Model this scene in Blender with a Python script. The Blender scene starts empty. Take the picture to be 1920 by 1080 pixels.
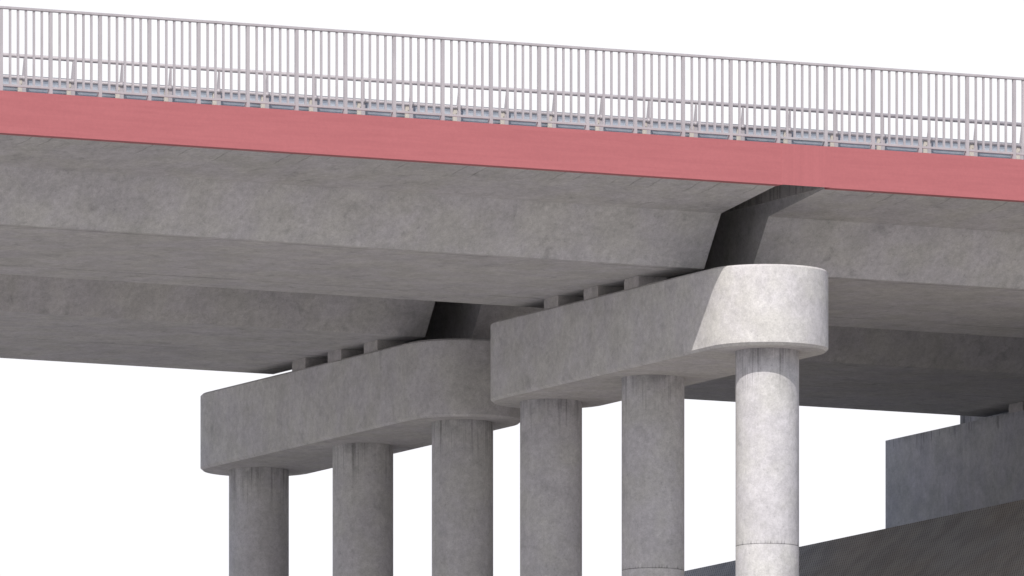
import bpy, bmesh, math, random
from mathutils import Vector
random.seed(7)
D = bpy.data
scene = bpy.context.scene
COL = scene.collection

# ------------------------------------------------------------------ helpers
def link(o, parent=None):
    COL.objects.link(o)
    if parent is not None:
        o.parent = parent
    return o

def tag(o, label, cat, group=None, kind=None):
    o['label'] = label
    o['category'] = cat
    if group: o['group'] = group
    if kind: o['kind'] = kind
    return o

def empty(name, loc=(0, 0, 0)):
    o = D.objects.new(name, None)
    o.location = loc
    o.empty_display_size = 0.3
    return link(o)

def mesh_obj(name, bm, mat, parent=None, loc=(0, 0, 0), smooth=False):
    bmesh.ops.recalc_face_normals(bm, faces=bm.faces[:])
    me = D.meshes.new(name)
    bm.to_mesh(me); bm.free()
    if smooth:
        for p in me.polygons: p.use_smooth = True
    me.materials.append(mat)
    o = D.objects.new(name, me)
    o.location = loc
    return link(o, parent)

def box(bm, x0, x1, y0, y1, z0, z1, bev=0.0):
    vs = [bm.verts.new((x, y, z)) for x in (x0, x1) for y in (y0, y1) for z in (z0, z1)]
    q = [(0, 1, 3, 2), (4, 6, 7, 5), (0, 4, 5, 1), (2, 3, 7, 6), (0, 2, 6, 4), (1, 5, 7, 3)]
    fs = [bm.faces.new([vs[i] for i in f]) for f in q]
    if bev:
        es = set(e for f in fs for e in f.edges)
        bmesh.ops.bevel(bm, geom=list(es), offset=bev, segments=2, affect='EDGES', profile=0.5)

def prism_x(bm, pts, x0, x1):
    """closed (y,z) outline extruded along X"""
    a = [bm.verts.new((x0, y, z)) for y, z in pts]
    b = [bm.verts.new((x1, y, z)) for y, z in pts]
    n = len(pts)
    bm.faces.new(a[::-1]); bm.faces.new(b)
    for i in range(n):
        j = (i + 1) % n
        bm.faces.new((a[i], a[j], b[j], b[i]))

def prism_y(bm, pts, y0, y1):
    """closed (x,z) outline extruded along Y"""
    a = [bm.verts.new((x, y0, z)) for x, z in pts]
    b = [bm.verts.new((x, y1, z)) for x, z in pts]
    n = len(pts)
    bm.faces.new(a[::-1]); bm.faces.new(b)
    for i in range(n):
        j = (i + 1) % n
        bm.faces.new((a[i], a[j], b[j], b[i]))

def tube_x(bm, x0, x1, y, z, r, seg=20):
    a = []; b = []
    for i in range(seg):
        t = 2 * math.pi * i / seg
        a.append(bm.verts.new((x0, y + r * math.cos(t), z + r * math.sin(t))))
        b.append(bm.verts.new((x1, y + r * math.cos(t), z + r * math.sin(t))))
    bm.faces.new(a[::-1]); bm.faces.new(b)
    for i in range(seg):
        j = (i + 1) % seg
        bm.faces.new((a[i], a[j], b[j], b[i])).smooth = True

# ------------------------------------------------------------------ node kit
class NT:
    def __init__(s, name):
        s.m = D.materials.new(name); s.m.use_nodes = True
        s.t = s.m.node_tree
        s.b = s.t.nodes['Principled BSDF']
        s.pos = s.n('ShaderNodeNewGeometry').outputs['Position']
        sp = s.n('ShaderNodeSeparateXYZ'); s.t.links.new(s.pos, sp.inputs[0])
        s.x, s.y, s.z = sp.outputs
    def n(s, k): return s.t.nodes.new(k)
    def put(s, v, sock):
        if isinstance(v, (int, float)): sock.default_value = v
        else: s.t.links.new(v, sock)
    def op(s, o, a, b=0.0, c=0.0, clamp=False):
        k = s.n('ShaderNodeMath'); k.operation = o; k.use_clamp = clamp
        s.put(a, k.inputs[0]); s.put(b, k.inputs[1]); s.put(c, k.inputs[2])
        return k.outputs[0]
    def ramp(s, v, a, b, lo=0.0, hi=1.0):
        k = s.n('ShaderNodeMapRange'); k.interpolation_type = 'SMOOTHSTEP'
        s.put(v, k.inputs[0]); k.inputs[1].default_value = a; k.inputs[2].default_value = b
        k.inputs[3].default_value = lo; k.inputs[4].default_value = hi
        return k.outputs[0]
    def noise(s, scale=(1, 1, 1), detail=4, rough=0.6, off=(0, 0, 0), dist=0.0):
        mp = s.n('ShaderNodeMapping'); s.t.links.new(s.pos, mp.inputs[0])
        mp.inputs['Scale'].default_value = scale; mp.inputs['Location'].default_value = off
        k = s.n('ShaderNodeTexNoise'); k.inputs['Scale'].default_value = 1
        k.inputs['Detail'].default_value = detail; k.inputs['Roughness'].default_value = rough
        k.inputs['Distortion'].default_value = dist
        s.t.links.new(mp.outputs[0], k.inputs[0])
        return k.outputs[0]
    def mix(s, f, a, b, mode='MIX'):
        k = s.n('ShaderNodeMix'); k.data_type = 'RGBA'; k.blend_type = mode
        s.put(f, k.inputs[0])
        for v, i in ((a, 6), (b, 7)):
            if isinstance(v, tuple): k.inputs[i].default_value = (*v, 1)
            else: s.t.links.new(v, k.inputs[i])
        return k.outputs[2]
    def scale(s, c, f):
        k = s.n('ShaderNodeVectorMath'); k.operation = 'SCALE'
        s.t.links.new(c, k.inputs[0]); s.put(f, k.inputs[3]); return k.outputs[0]
    def finish(s, c, rough=0.9, spec=0.3, bump=None, bs=0.3, bd=0.004, metal=0.0):
        if isinstance(c, tuple): s.b.inputs['Base Color'].default_value = (*c, 1)
        else: s.t.links.new(c, s.b.inputs['Base Color'])
        s.put(rough, s.b.inputs['Roughness']); s.b.inputs['Specular IOR Level'].default_value = spec
        s.b.inputs['Metallic'].default_value = metal
        if bump is not None:
            k = s.n('ShaderNodeBump'); k.inputs['Strength'].default_value = bs
            k.inputs['Distance'].default_value = bd
            s.t.links.new(bump, k.inputs['Height']); s.t.links.new(k.outputs[0], s.b.inputs['Normal'])
        return s.m

def mul(s, *v):
    r = v[0]
    for k in v[1:]: r = s.op('MULTIPLY', r, k)
    return r

def concrete(name, light, dark, extra=None, off=(0, 0, 0), streak=0.10, cloud=0.5, up=True, blot=0.14):
    """mottled cast concrete; extra(s) -> list of (mask, darkening)"""
    s = NT(name)
    big = s.noise((0.55, 0.55, 0.8), 3, 0.55, off)
    mid = s.noise((2.3, 2.3, 2.3), 6, 0.62, (off[0] + 3.1, off[1], off[2]))
    fine = s.noise((11, 11, 11), 6, 0.7, (off[0], off[1] + 5, off[2]))
    grit = s.noise((45, 45, 45), 3, 0.7, off)
    a = s.op('ADD', s.op('MULTIPLY', s.ramp(big, .3, .7), .35), s.op('MULTIPLY', s.ramp(mid, .33, .67), .65))
    f = s.op('ADD', s.op('MULTIPLY', a, cloud), (1 - cloud) * .5)
    c = s.mix(f, dark, light)
    # fine grain
    g = s.op('ADD', s.op('MULTIPLY', s.op('SUBTRACT', fine, .5), .72), s.op('MULTIPLY', s.op('SUBTRACT', grit, .5), .55))
    k = s.op('ADD', g, 1.0)
    c = s.mix(s.ramp(s.noise((1.3, 1.3, 1.3), 4, .6, (off[2] + 6, off[0], 3)), .35, .65), s.mix(1.0, c, (1.0, .99, .955), 'MULTIPLY'), s.mix(1.0, c, (1.0, .982, 1.0), 'MULTIPLY'))
    # darker blotches where water sat
    bl = s.noise((3.2, 3.2, 3.0), 6, 0.6, (off[0] + 9, off[1] + 2, off[2]), .6)
    k = s.op('MULTIPLY', k, s.op('SUBTRACT', 1.0, s.op('MULTIPLY', s.ramp(bl, .56, .72), blot)))
    po = s.noise((24, 24, 24), 1, .4, (off[1], off[2], off[0]))
    k = s.op('MULTIPLY', k, s.op('SUBTRACT', 1.0, s.op('MULTIPLY', s.ramp(po, .66, .76), .14)))
    if streak:
        st = s.noise((9, 9, .9) if up else (.7, 5, 9), 5, 0.6, off)
        k = s.op('MULTIPLY', k, s.op('ADD', 1.0, s.op('MULTIPLY', s.op('SUBTRACT', st, .5), streak * 4)))
    if extra:
        for m, d in extra(s):
            k = s.op('MULTIPLY', k, s.op('SUBTRACT', 1.0, s.op('MULTIPLY', m, d)))
    c = s.scale(c, k)
    h = s.op('ADD', s.op('MULTIPLY', fine, .8), s.op('MULTIPLY', mid, .6))
    return s.finish(c, 0.93, 0.25, h, .35, .012)

L = (0.555, 0.547, 0.545); Dk = (0.425, 0.42, 0.417)

def col_extra(s):
    st = s.ramp(s.noise((13, 13, .35), 4, .6, (4, 1, 0)), .52, .66)
    st2 = s.ramp(s.noise((34, 34, .8), 3, .6, (1, 7, 0)), .55, .7)
    topm = s.ramp(s.z, 33.45, 34.2)
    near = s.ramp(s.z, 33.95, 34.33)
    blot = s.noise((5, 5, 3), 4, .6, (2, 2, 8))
    jz = s.op('ABSOLUTE', s.op('SUBTRACT', s.z, 31.27))
    line = s.ramp(jz, .004, .012, 1, 0)
    tick = mul(s, s.ramp(s.noise((42, 42, 1.2), 2, .5, (0, 0, 3)), .5, .62),
               s.ramp(s.z, 31.265, 31.27), s.ramp(s.z, 31.275, 31.345, 1, 0))
    below = mul(s, s.ramp(s.z, 31.10, 31.26), s.ramp(s.z, 31.262, 31.268, 1, 0), s.ramp(blot, .45, .65))
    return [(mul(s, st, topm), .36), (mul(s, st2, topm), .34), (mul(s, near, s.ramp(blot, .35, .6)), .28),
            (mul(s, line, s.ramp(blot, .25, .5, .35, 1)), .42), (tick, .36), (below, -.06)]

def girder_extra(s):
    out = []
    wob = s.op('MULTIPLY', s.op('SUBTRACT', s.noise((2.2, .1, .1), 5, .65), .5), .10)
    yy = s.op('ADD', s.y, wob)
    gate = s.ramp(s.noise((.9, .9, 1), 3, .6, (5, 3, 1)), .38, .52)
    under = s.ramp(s.z, 35.78, 35.80, 1, 0)
    for v, w, d in ((1.56, .035, .38), (5.93, .03, .42), (14.35, .03, .36), (3.3, .02, .10), (12.4, .02, .12)):
        out.append((mul(s, s.ramp(s.op('ABSOLUTE', s.op('SUBTRACT', yy, v)), w * .4, w, 1, 0), gate, under), d))
    # board joints across the cantilever, fading inward
    w2 = s.op('MULTIPLY', s.op('SUBTRACT', s.noise((.4, 2.5, .1), 4, .6), .5), .16)
    fr = s.op('PINGPONG', s.op('ADD', s.x, w2), .17)
    reach = s.noise((1.7, .2, .1), 2, .5, (8, 0, 0))
    edge = s.op('ADD', s.op('MULTIPLY', reach, 1.2), -1.25)
    m = mul(s, s.ramp(fr, .006, .022, 1, 0),
            s.ramp(s.op('SUBTRACT', edge, s.y), -.25, .05), s.ramp(s.noise((3.1, .6, .1), 2, .5), .40, .62))
    out.append((m, .28))
    return out

def wall_extra(s):
    st = s.ramp(s.noise((1, 16, .12), 3, .6), .56, .68)
    ln = s.noise((.1, 2.2, .1), 4, .7, (0, 4, 0))
    dep = s.op('ADD', 35.62 - .62, s.op('MULTIPLY', s.op('SUBTRACT', 1.0, ln), .72))
    m = mul(s, st, s.ramp(s.op('SUBTRACT', s.z, dep), -.02, .12))
    return [(m, .5), (mul(s, s.ramp(s.z, 35.50, 35.62), s.ramp(ln, .4, .6)), .2)]

def joint_extra(s):
    st = s.ramp(s.noise((1, 11, .3), 3, .6), .5, .62)
    return [(st, .28)]

M = {}
M['girder'] = concrete('girder_concrete', L, Dk, girder_extra, streak=.05, cloud=.8, blot=.2)
M['cap'] = concrete('pier_cap_concrete', (.60, .59, .58), (.475, .465, .457), None, (11, 4, 2), streak=.022, cloud=.9, blot=.15)
M['column'] = concrete('column_concrete', (.575, .568, .568), (.455, .449, .450), col_extra, (2, 8, 5), streak=.03, cloud=.8)
M['wall'] = concrete('abutment_concrete', (.52, .52, .54), (.385, .388, .41), wall_extra, (6, 1, 7), streak=.05, cloud=.8)
M['block'] = concrete('bearing_concrete', (.52, .50, .485), (.40, .385, .37), None, (1, 1, 9), streak=.12)
M['joint'] = concrete('joint_concrete', (.46, .445, .43), (.36, .35, .34), joint_extra, (7, 1, 9), streak=.1)

def red(name, vertical):
    s = NT(name)
    if vertical:
        a = s.noise((9, 9, .25), 5, .65); b = s.noise((30, 1, .8), 3, .6)
    else:
        a = s.noise((.7, 1, 15), 4, .6); b = s.noise((2.2, 1, 34), 4, .65)
    f = s.op('ADD', s.op('MULTIPLY', s.ramp(a, .32, .68), .65), s.op('MULTIPLY', s.ramp(b, .3, .7), .35))
    c = s.mix(f, (.405, .126, .132), (.445, .142, .148))
    g = s.noise((25, 25, 25), 4, .7)
    c = s.scale(c, s.ramp(g, .3, .7, .97, 1.03))
    return s.finish(c, s.ramp(a, .3, .7, .5, .62), .35, a, .15, .004)
M['red'] = red('red_painted_metal', False)
M['red_v'] = red('red_painted_cover', True)

def paint(name, c1, c2, rough=.5, metal=0.0, spec=.4):
    s = NT(name)
    a = s.noise((6, 6, 1.4), 5, .65)
    c = s.mix(s.ramp(a, .3, .7), c1, c2)
    return s.finish(c, rough, spec, a, .1, .002, metal)
M['rail'] = paint('pale_pink_grey_paint', (.40, .37, .38), (.46, .427, .438))
M['beige'] = paint('beige_plastic', (.52, .475, .41), (.58, .535, .47), .65)
M['zinc'] = paint('galvanised_steel', (.32, .355, .415), (.40, .435, .48), .6, .0)
M['rubber'] = paint('dark_rubber', (.03, .03, .03), (.05, .048, .045), .8)

s = NT('asphalt')
a = s.noise((30, 30, 30), 5, .7); M['asphalt'] = s.finish(s.mix(s.ramp(a, .3, .7), (.045, .045, .046), (.07, .069, .068)), .9, .3, a, .5, .01)

# paved slope: staggered small blocks
s = NT('block_paving')
py = s.op('MULTIPLY', s.op('SUBTRACT', s.y, s.op('MULTIPLY', s.x, 1.45)), 1 / .078)
pz = s.op('MULTIPLY', s.z, 1 / .055)
row = s.op('FLOOR', pz)
odd = s.op('MULTIPLY', s.op('MODULO', row, 2.0), .12)
fy = s.op('ABSOLUTE', s.op('SUBTRACT', s.op('FRACT', s.op('ADD', py, odd)), .5))
fz = s.op('ABSOLUTE', s.op('SUBTRACT', s.op('FRACT', pz), .5))
hole = s.op('MULTIPLY', s.ramp(fy, .30, .46), s.ramp(fz, .05, .45, 1, .35))
big = s.noise((.5, .35, .5), 5, .62, (3, 3, 3))
mid = s.noise((2, 2, 2), 5, .6)
c = s.mix(s.ramp(big, .36, .64), (.37, .358, .352), (.395, .360, .33))
c = s.scale(c, s.op('MULTIPLY', s.ramp(mid, .3, .7, .84, 1.1), s.op('SUBTRACT', 1.0, s.op('MULTIPLY', hole, .72))))
M['paving'] = s.finish(c, .95, .2, s.op('SUBTRACT', 1.0, hole), .4, .01)

s = NT('dry_ground')
a = s.noise((.02, .02, .02), 6, .6); b = s.noise((1.5, 1.5, 1.5), 5, .7)
c = s.mix(s.ramp(a, .35, .65), (.36, .345, .335), (.43, .415, .405))
M['ground'] = s.finish(s.scale(c, s.ramp(b, .3, .7, .85, 1.15)), .95, .2, b, .6, .05)

# ------------------------------------------------------------------ piers
R_CAP = .975
def pier(vs, label):
    p = empty('bridge_pier', (0, sum(vs) / 3, 0))
    oy = p.location.y
    y0 = vs[0] - oy + .03; y1 = vs[-1] - oy
    def ring(r, z):
        pts = []
        n = 48
        for i in range(n + 1):
            t = math.pi + math.pi * i / n
            pts.append((r * math.cos(t), y0 + r * math.sin(t), z))
        for i in range(n + 1):
            t = math.pi * i / n
            pts.append((r * math.cos(t), y1 + r * math.sin(t), z))
        return pts
    bm = bmesh.new()
    rings = []
    for r, z in ((R_CAP - .045, 34.34), (R_CAP, 34.38), (R_CAP, 35.573), (R_CAP - .034, 35.604)):
        rings.append([bm.verts.new(q) for q in ring(r, z)])
    n = len(rings[0])
    for a, b in zip(rings, rings[1:]):
        for i in range(n):
            j = (i + 1) % n
            f = bm.faces.new((a[i], a[j], b[j], b[i]))
    bm.faces.new(rings[0][::-1]); bm.faces.new(rings[-1])
    cap = mesh_obj('pier_cap', bm, M['cap'], p)
    for f in cap.data.polygons:
        if abs(f.normal.z) < .9: f.use_smooth = True
    cap.data.set_sharp_from_angle(angle=math.radians(28))
    for v in vs:
        bm = bmesh.new()
        prof = [(.5, 0), (.5, 31.262), (.497, 31.266), (.497, 31.272), (.5, 31.276), (.5, 34.345)]
        rg = []
        for r, z in prof:
            rg.append([bm.verts.new((r * math.cos(2 * math.pi * i / 96), r * math.sin(2 * math.pi * i / 96), z)) for i in range(96)])
        for a, b in zip(rg, rg[1:]):
            for i in range(96):
                j = (i + 1) % 96
                bm.faces.new((a[i], a[j], b[j], b[i])).smooth = True
        bm.faces.new(rg[0][::-1]); bm.faces.new(rg[-1])
        c = mesh_obj('column', bm, M['column'], p, (0, v - oy, 0))
        c.data.set_sharp_from_angle(angle=math.radians(30))
    tag(p, label, 'bridge pier', 'concrete piers under the bridge')
    return p

pier([0.0, 3.934, 7.532], 'nearer concrete bridge pier, its rounded cap end and front column lit by the sun')
pier([10.725, 14.396, 18.325], 'farther concrete bridge pier, all in shade, left of the sunlit one')

# ------------------------------------------------------------------ bearing blocks
BL = []
def block(u0, v0, z0, z1, label, group, lu=.52, lv=.5):
    b = empty('bearing_block', (u0 + lu / 2, v0 + lv / 2, z0))
    bm = bmesh.new(); box(bm, -lu / 2, lu / 2, -lv / 2, lv / 2, 0, (z1 - z0) * .80, .004)
    mesh_obj('plinth', bm, M['block'], b)
    bm = bmesh.new(); box(bm, -lu / 2 + .004, lu / 2 - .01, -lv / 2 + .004, lv / 2 - .012, (z1 - z0) * .80, z1 - z0 - .002)
    mesh_obj('bearing_pad', bm, M['block'], b)
    tag(b, label, 'bearing block', group)
    return b
ZS = 35.775; ZT = 35.604
near_v = (5.42, 4.02, 2.60); far_v = (14.63, 13.29, 11.95)
names = ('leftmost', 'middle', 'rightmost')
G1 = 'bearing blocks on the pier caps'
for i, v in enumerate(near_v):
    block(-.944, v, ZT, ZS, 'concrete bearing block, %s of the row on the partly sunlit pier cap' % names[i], G1)
for i, v in enumerate(far_v):
    block(-.944, v, ZT, ZS, 'concrete bearing block, %s of the row on the fully shaded pier cap' % names[i], G1)
block(12.505, 14.66, 35.622, ZS, 'concrete bearing block on top of the abutment wall at the right edge', 'bearing blocks on the abutment', .5)

# ------------------------------------------------------------------ decks
def deck(x0, x1, far, label, joint=False):
    d = empty('bridge_deck', ((x0 + x1) / 2, 14.1 if far else 4.2, ZS))
    ox, oy, oz = d.location
    if not far:
        pts = [(-1.108, 36.802), (.789, 36.582), (1.375, ZS), (6.975, ZS), (7.56, 36.582), (9.10, 36.74), (9.10, 37.30), (-1.108, 37.30)]
    else:
        pts = [(9.16, 36.74), (10.71, 36.582), (11.275, ZS), (16.935, ZS), (17.52, 36.582), (19.42, 36.802), (19.42, 37.30), (9.16, 37.30)]
    bm = bmesh.new(); prism_x(bm, [(y - oy, z - oz) for y, z in pts], x0 - ox, x1 - ox)
    mesh_obj('girder', bm, M['girder'], d)
    # asphalt on top
    bm = bmesh.new()
    ra, rb = (.55, 8.6) if not far else (9.7, 17.8)
    box(bm, x0 - ox + .03, x1 - ox - .03, ra - oy, rb - oy, 37.304 - oz, 37.36 - oz)
    mesh_obj('road_surface', bm, M['asphalt'], d)
    # raised walkway slab behind the edge beam
    bm = bmesh.new()
    wa, wb = (-1.10, .54) if not far else (17.82, 19.41)
    box(bm, x0 - ox + .002, x1 - ox - .002, wa - oy, wb - oy, 37.302 - oz, 37.42 - oz)
    mesh_obj('walkway', bm, M['girder'], d)
    # red edge beam
    bm = bmesh.new()
    ya, yb = (-1.30, -1.110) if not far else (19.422, 19.612)
    box(bm, x0 - ox, x1 - ox, ya - oy, yb - oy, 36.789 - oz, 37.438 - oz)
    mesh_obj('edge_beam', bm, M['red'], d)
    if joint:
        # slab end strip facing the gap, and the cover plate bridging it
        bm = bmesh.new()
        yy0, yy1 = (-1.108, 9.08) if not far else (9.18, 19.42)
        box(bm, x0 - ox - .03, x0 - ox - .001, yy0 - oy, yy1 - oy, 36.815 - oz, 37.296 - oz)
        mesh_obj('joint_strip', bm, M['joint'], d)
        bm = bmesh.new()
        ya, yb = (-1.3015, -1.3001) if not far else (19.6121, 19.6135)
        box(bm, -.43 - ox, x0 - ox + .02, ya - oy, yb - oy, 36.792 - oz, 37.436 - oz)
        mesh_obj('joint_cover', bm, M['red_v'], d)['label'] = 'red cover plate with faint upright streaks'
        bm = bmesh.new()
        ya, yb = (-1.107, 9.0) if not far else (9.3, 19.4)
        box(bm, -.405 - ox, x0 - ox - .034, ya - oy, yb - oy, 37.27 - oz, 37.298 - oz)
        ya, yb = (-1.298, -1.109) if not far else (19.424, 19.61)
        box(bm, -.407 - ox, x0 - ox - .004, ya - oy, yb - oy, 37.39 - oz, 37.43 - oz)  # unseen strip added to stop sun leaking between the edge beams
        mesh_obj('joint_seal_sun_stop', bm, M['rubber'], d)
    tag(d, label, 'bridge deck', 'concrete spans of the bridge')
    return d
deck(-45, -.41, False, 'near concrete bridge span with long red edge, left of the joint gap')
deck(.434, 13.016, False, 'near concrete bridge span with red edge, right of the joint gap', True)
deck(-45, -.41, True, 'far concrete bridge span behind the near one, left of the farther pier')
deck(.434, 13.016, True, 'far concrete bridge span reaching the abutment wall, at right', True)

# ------------------------------------------------------------------ pedestrian railing
VR = -1.16; P = .8391; U0 = -12.998
ZB0, ZB1 = 37.527, 37.563; ZTOP = 38.750
def railing(k0, k1, ua, ub, label):
    r = empty('railing', ((ua + ub) / 2, VR, 37.42))
    ox, oy, oz = r.location
    bm = bmesh.new(); box(bm, ua - ox, ub - ox, -.034, .034, ZTOP - .040 - oz, ZTOP - oz, .006)
    mesh_obj('top_rail', bm, M['rail'], r)
    bm = bmesh.new(); box(bm, ua - ox, ub - ox, -.016, .020, ZB0 - oz, ZB1 - oz, .003)
    mesh_obj('bottom_rail', bm, M['rail'], r)
    pm = None; bmh = None
    for k in range(k0 - 1, k1 + 1):
        u = U0 + k * P
        if ua < u < ub:
            if pm is None:
                bm = bmesh.new()
                # channel: flat front with two side flanges, then flared foot
                w = .0255
                box(bm, -w, w, -.022, -.012, 0, ZTOP - .041 - oz)
                box(bm, -w, -w + .008, -.0119, .026, 0, ZTOP - .041 - oz)
                box(bm, w - .008, w, -.0119, .026, 0, ZTOP - .041 - oz)
                # triangular foot stiffener running back
                a = [bm.verts.new((x, y, z)) for x in (-w + .009, w - .009) for y, z in ((.027, 0), (.115, 0), (.027, .22))]
                bm.faces.new((a[0], a[1], a[2])); bm.faces.new((a[3], a[5], a[4]))
                bm.faces.new((a[0], a[3], a[4], a[1])); bm.faces.new((a[1], a[4], a[5], a[2])); bm.faces.new((a[2], a[5], a[3], a[0]))
                o = mesh_obj('post', bm, M['rail'], r, (u - ox, 0, 0)); pm = o
            else:
                o = pm.copy(); o.location = (u - ox, 0, 0); link(o, r)
        for i in range(5):
            ub_ = u + P / 2 + (i - 2) * .1342 + .003
            if not (ua < ub_ < ub): continue
            if bmh is None:
                bm = bmesh.new(); box(bm, -.0158, .0158, -.015, .015, ZB1 - .002 - oz, ZTOP - .041 - oz)
                o = mesh_obj('baluster', bm, M['rail'], r, (ub_ - ox, 0, 0)); bmh = o
            else:
                o = bmh.copy(); o.location = (ub_ - ox, 0, 0); link(o, r)
    tag(r, label, 'railing', 'footway railing along the bridge edge')
    return r
railing(-3, 16, U0 - 3.45 * P, -.06, 'long pale upright-bar railing on the red edge, left of the joint cover')
railing(15, 31, -.052, 12.9, 'shorter pale upright-bar railing on the red edge, right of the joint cover')

# ------------------------------------------------------------------ vehicle guardrail behind
VG = .2; PG = .8316; UG = -12.815
g = empty('guardrail', (0, VG, 37.42)); oz = 37.42
ua, ub = -16.2, 12.95
bm = bmesh.new(); tube_x(bm, ua, ub, .0, 38.214 - oz, .0325, 24); mesh_obj('top_pipe', bm, M['rail'], g)
bm = bmesh.new(); tube_x(bm, ua, ub, -.057, 37.871 - oz, .0265, 24); mesh_obj('lower_pipe', bm, M['rail'], g)
# corrugated beam on the road side of the posts
prof = [(0, .162), (.012, .155), (.030, .118), (.070, .092), (.082, .062), (.070, .036), (.028, .010), (.022, 0),
        (.028, -.010), (.070, -.036), (.082, -.062), (.070, -.092), (.030, -.118), (.012, -.155), (0, -.162)]
pts = [(y, z) for y, z in prof] + [(y + .005, z) for y, z in prof[::-1]]
bm = bmesh.new(); prism_x(bm, [(y * .5 + .078, z + 37.765 - oz) for y, z in pts], ua, ub)
mesh_obj('corrugated_beam', bm, M['zinc'], g)
pm = None; sub = []
for k in range(-4, 31):
    u = UG + k * PG
    if not ua < u < ub: continue
    if pm is None:
        bm = bmesh.new()
        # tapered web plate (its front edge upright, back edge leaning in) plus narrow front flange
        for x0, x1, pr in ((-.005, .018, [(-.03, 0), (.072, 0), (.072, .40), (.058, .50), (-.004, .766), (-.03, .766)]),):
            prism_x(bm, pr, x0, x1)
        box(bm, -.050, .018, -.050, -.0305, .0, .44)
        box(bm, -.06, .04, -.06, .07, 0, .012)
        o = mesh_obj('post', bm, M['rail'], g, (u, 0, 0)); pm = o
        bm = bmesh.new(); box(bm, -.112, -.0515, -.056, -.012, .235, .425, .004)
        a = mesh_obj('spacer_block', bm, M['beige'], o)
        bm = bmesh.new(); box(bm, -.080, -.0515, -.052, .0, .013, .190, .003); box(bm, -.112, -.081, -.052, -.006, .155, .190, .003)
        b = mesh_obj('bracket', bm, M['beige'], o)
        bm = bmesh.new(); tube_x(bm, -.052, .012, -.057, 37.871 - oz, .0300, 24); box(bm, -.048, .006, -.07, -.051, 37.895 - oz, 37.915 - oz)
        c = mesh_obj('pipe_clamp', bm, M['rail'], o)
        bm = bmesh.new(); box(bm, -.074, -.066, -.0585, -.0562, .335, .360); box(bm, -.072, -.068, -.0585, -.0562, .315, .335)
        dd = mesh_obj('bolt_slot', bm, M['rubber'], o)
        sub = [a, b, c, dd]
    else:
        o = pm.copy(); o.location = (u, 0, 0); link(o, g)
        for q in sub:
            q2 = q.copy(); link(q2, o)
tag(g, 'low pale vehicle guardrail of two pipes and a blue-grey beam behind the upright-bar railing', 'guardrail')

# ------------------------------------------------------------------ abutment, embankment, ground
ab = empty('abutment', (12.9, 7, 33.0))
ox, oy, oz = ab.location
bm = bmesh.new(); box(bm, 12.5 - ox, 13.30 - ox, -6 - oy, 19.58 - oy, 0.0, 35.622 - oz, .004); mesh_obj('front_wall', bm, M['wall'], ab)
bm = bmesh.new(); box(bm, 13.302 - ox, 13.7 - ox, -6.5 - oy, 18.38 - oy, 0.0, 36.56 - oz, .004); mesh_obj('back_wall', bm, M['wall'], ab)
tag(ab, 'dark grey concrete abutment wall rising above the paved bank at right', 'abutment wall')

bm = bmesh.new()
H = 33.48; UC = 9.8
prism_y(bm, [(UC, H), (UC - (H + .5) * 1.05, -.5), (160, -.5), (160, H)], -160, 160)
e = mesh_obj('embankment', bm, M['paving']); e['kind'] = 'structure'

bm = bmesh.new()
box(bm, -3000, 3000, -3000, 3000, -1, 0)
gr = mesh_obj('ground', bm, M['ground']); gr['kind'] = 'structure'

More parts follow.
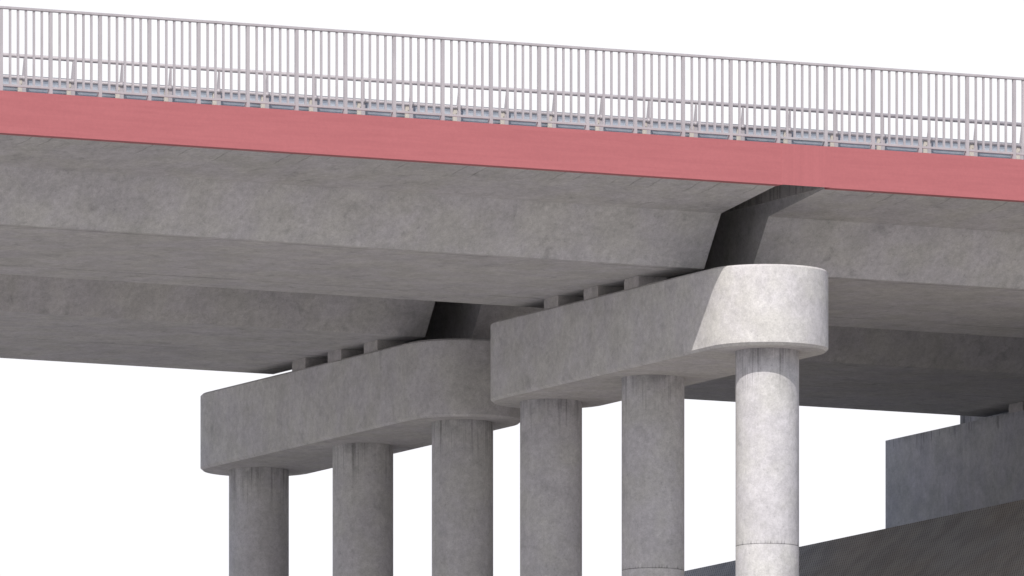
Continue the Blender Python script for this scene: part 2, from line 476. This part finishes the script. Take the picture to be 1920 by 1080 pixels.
# ------------------------------------------------------------------ camera
F = 32095.0; YH = 4550.0; CX = 960.0
al = math.atan2(F, 63759.0)
Rv = Vector((math.cos(al), -math.sin(al), 0)); Fv = Vector((math.sin(al), math.cos(al), 0))
d0 = F / 119.2; lat = (1438.7 - CX) / F * d0
cam = D.cameras.new('camera'); co = D.objects.new('camera', cam); COL.objects.link(co)
p = -(Rv * lat + Fv * d0)
co.location = (p.x, p.y, 1.7)
co.rotation_euler = (math.pi / 2, 0, -al)
cam.sensor_width = 36; cam.lens = 36 * F / 1920
cam.shift_y = (YH - 540) / 1920
cam.clip_start = 1; cam.clip_end = 8000
scene.camera = co

# ------------------------------------------------------------------ light
beta = math.radians(40); elev = math.atan(.92)
w = D.worlds.new('World'); scene.world = w; w.use_nodes = True
nt = w.node_tree
bg = nt.nodes['Background']
sky = nt.nodes.new('ShaderNodeTexSky'); sky.sky_type = 'NISHITA'; sky.sun_disc = False
sky.sun_elevation = elev
sx, sy = -math.sin(beta), -math.cos(beta)          # toward the sun
sky.sun_rotation = math.atan2(sx, sy)
sky.air_density = 1.0; sky.dust_density = 1.5; sky.ozone_density = 1.0
# bright white haze low over the horizon, blue sky above it
tc = nt.nodes.new('ShaderNodeTexCoord'); sp = nt.nodes.new('ShaderNodeSeparateXYZ')
nt.links.new(tc.outputs['Generated'], sp.inputs[0])
mr = nt.nodes.new('ShaderNodeMapRange'); mr.interpolation_type = 'SMOOTHSTEP'
nt.links.new(sp.outputs[2], mr.inputs[0])
mr.inputs[1].default_value = .16; mr.inputs[2].default_value = .42; mr.inputs[3].default_value = 1; mr.inputs[4].default_value = 0
mx = nt.nodes.new('ShaderNodeMix'); mx.data_type = 'RGBA'
SK = .145
nt.links.new(mr.outputs[0], mx.inputs[0]); nt.links.new(sky.outputs[0], mx.inputs[6])
mx.inputs[7].default_value = (1.03 / SK, 1.03 / SK, 1.06 / SK, 1)
nt.links.new(mx.outputs[2], bg.inputs[0]); bg.inputs[1].default_value = SK

sl = D.lights.new('sun', 'SUN'); so = D.objects.new('sun', sl); COL.objects.link(so)
sl.energy = 3.4; sl.angle = math.radians(.5); sl.color = (1.0, .962, .922)
to_sun = Vector((sx * math.cos(elev), sy * math.cos(elev), math.sin(elev)))
so.rotation_euler = to_sun.to_track_quat('Z', 'Y').to_euler()
so.location = (-40, -60, 90)

scene.view_settings.view_transform = 'Standard'; scene.view_settings.look = 'None'
scene.view_settings.exposure = 0.0; scene.view_settings.gamma = 1.0
scene.cycles.max_bounces = 8
scene.cycles.diffuse_bounces = 5
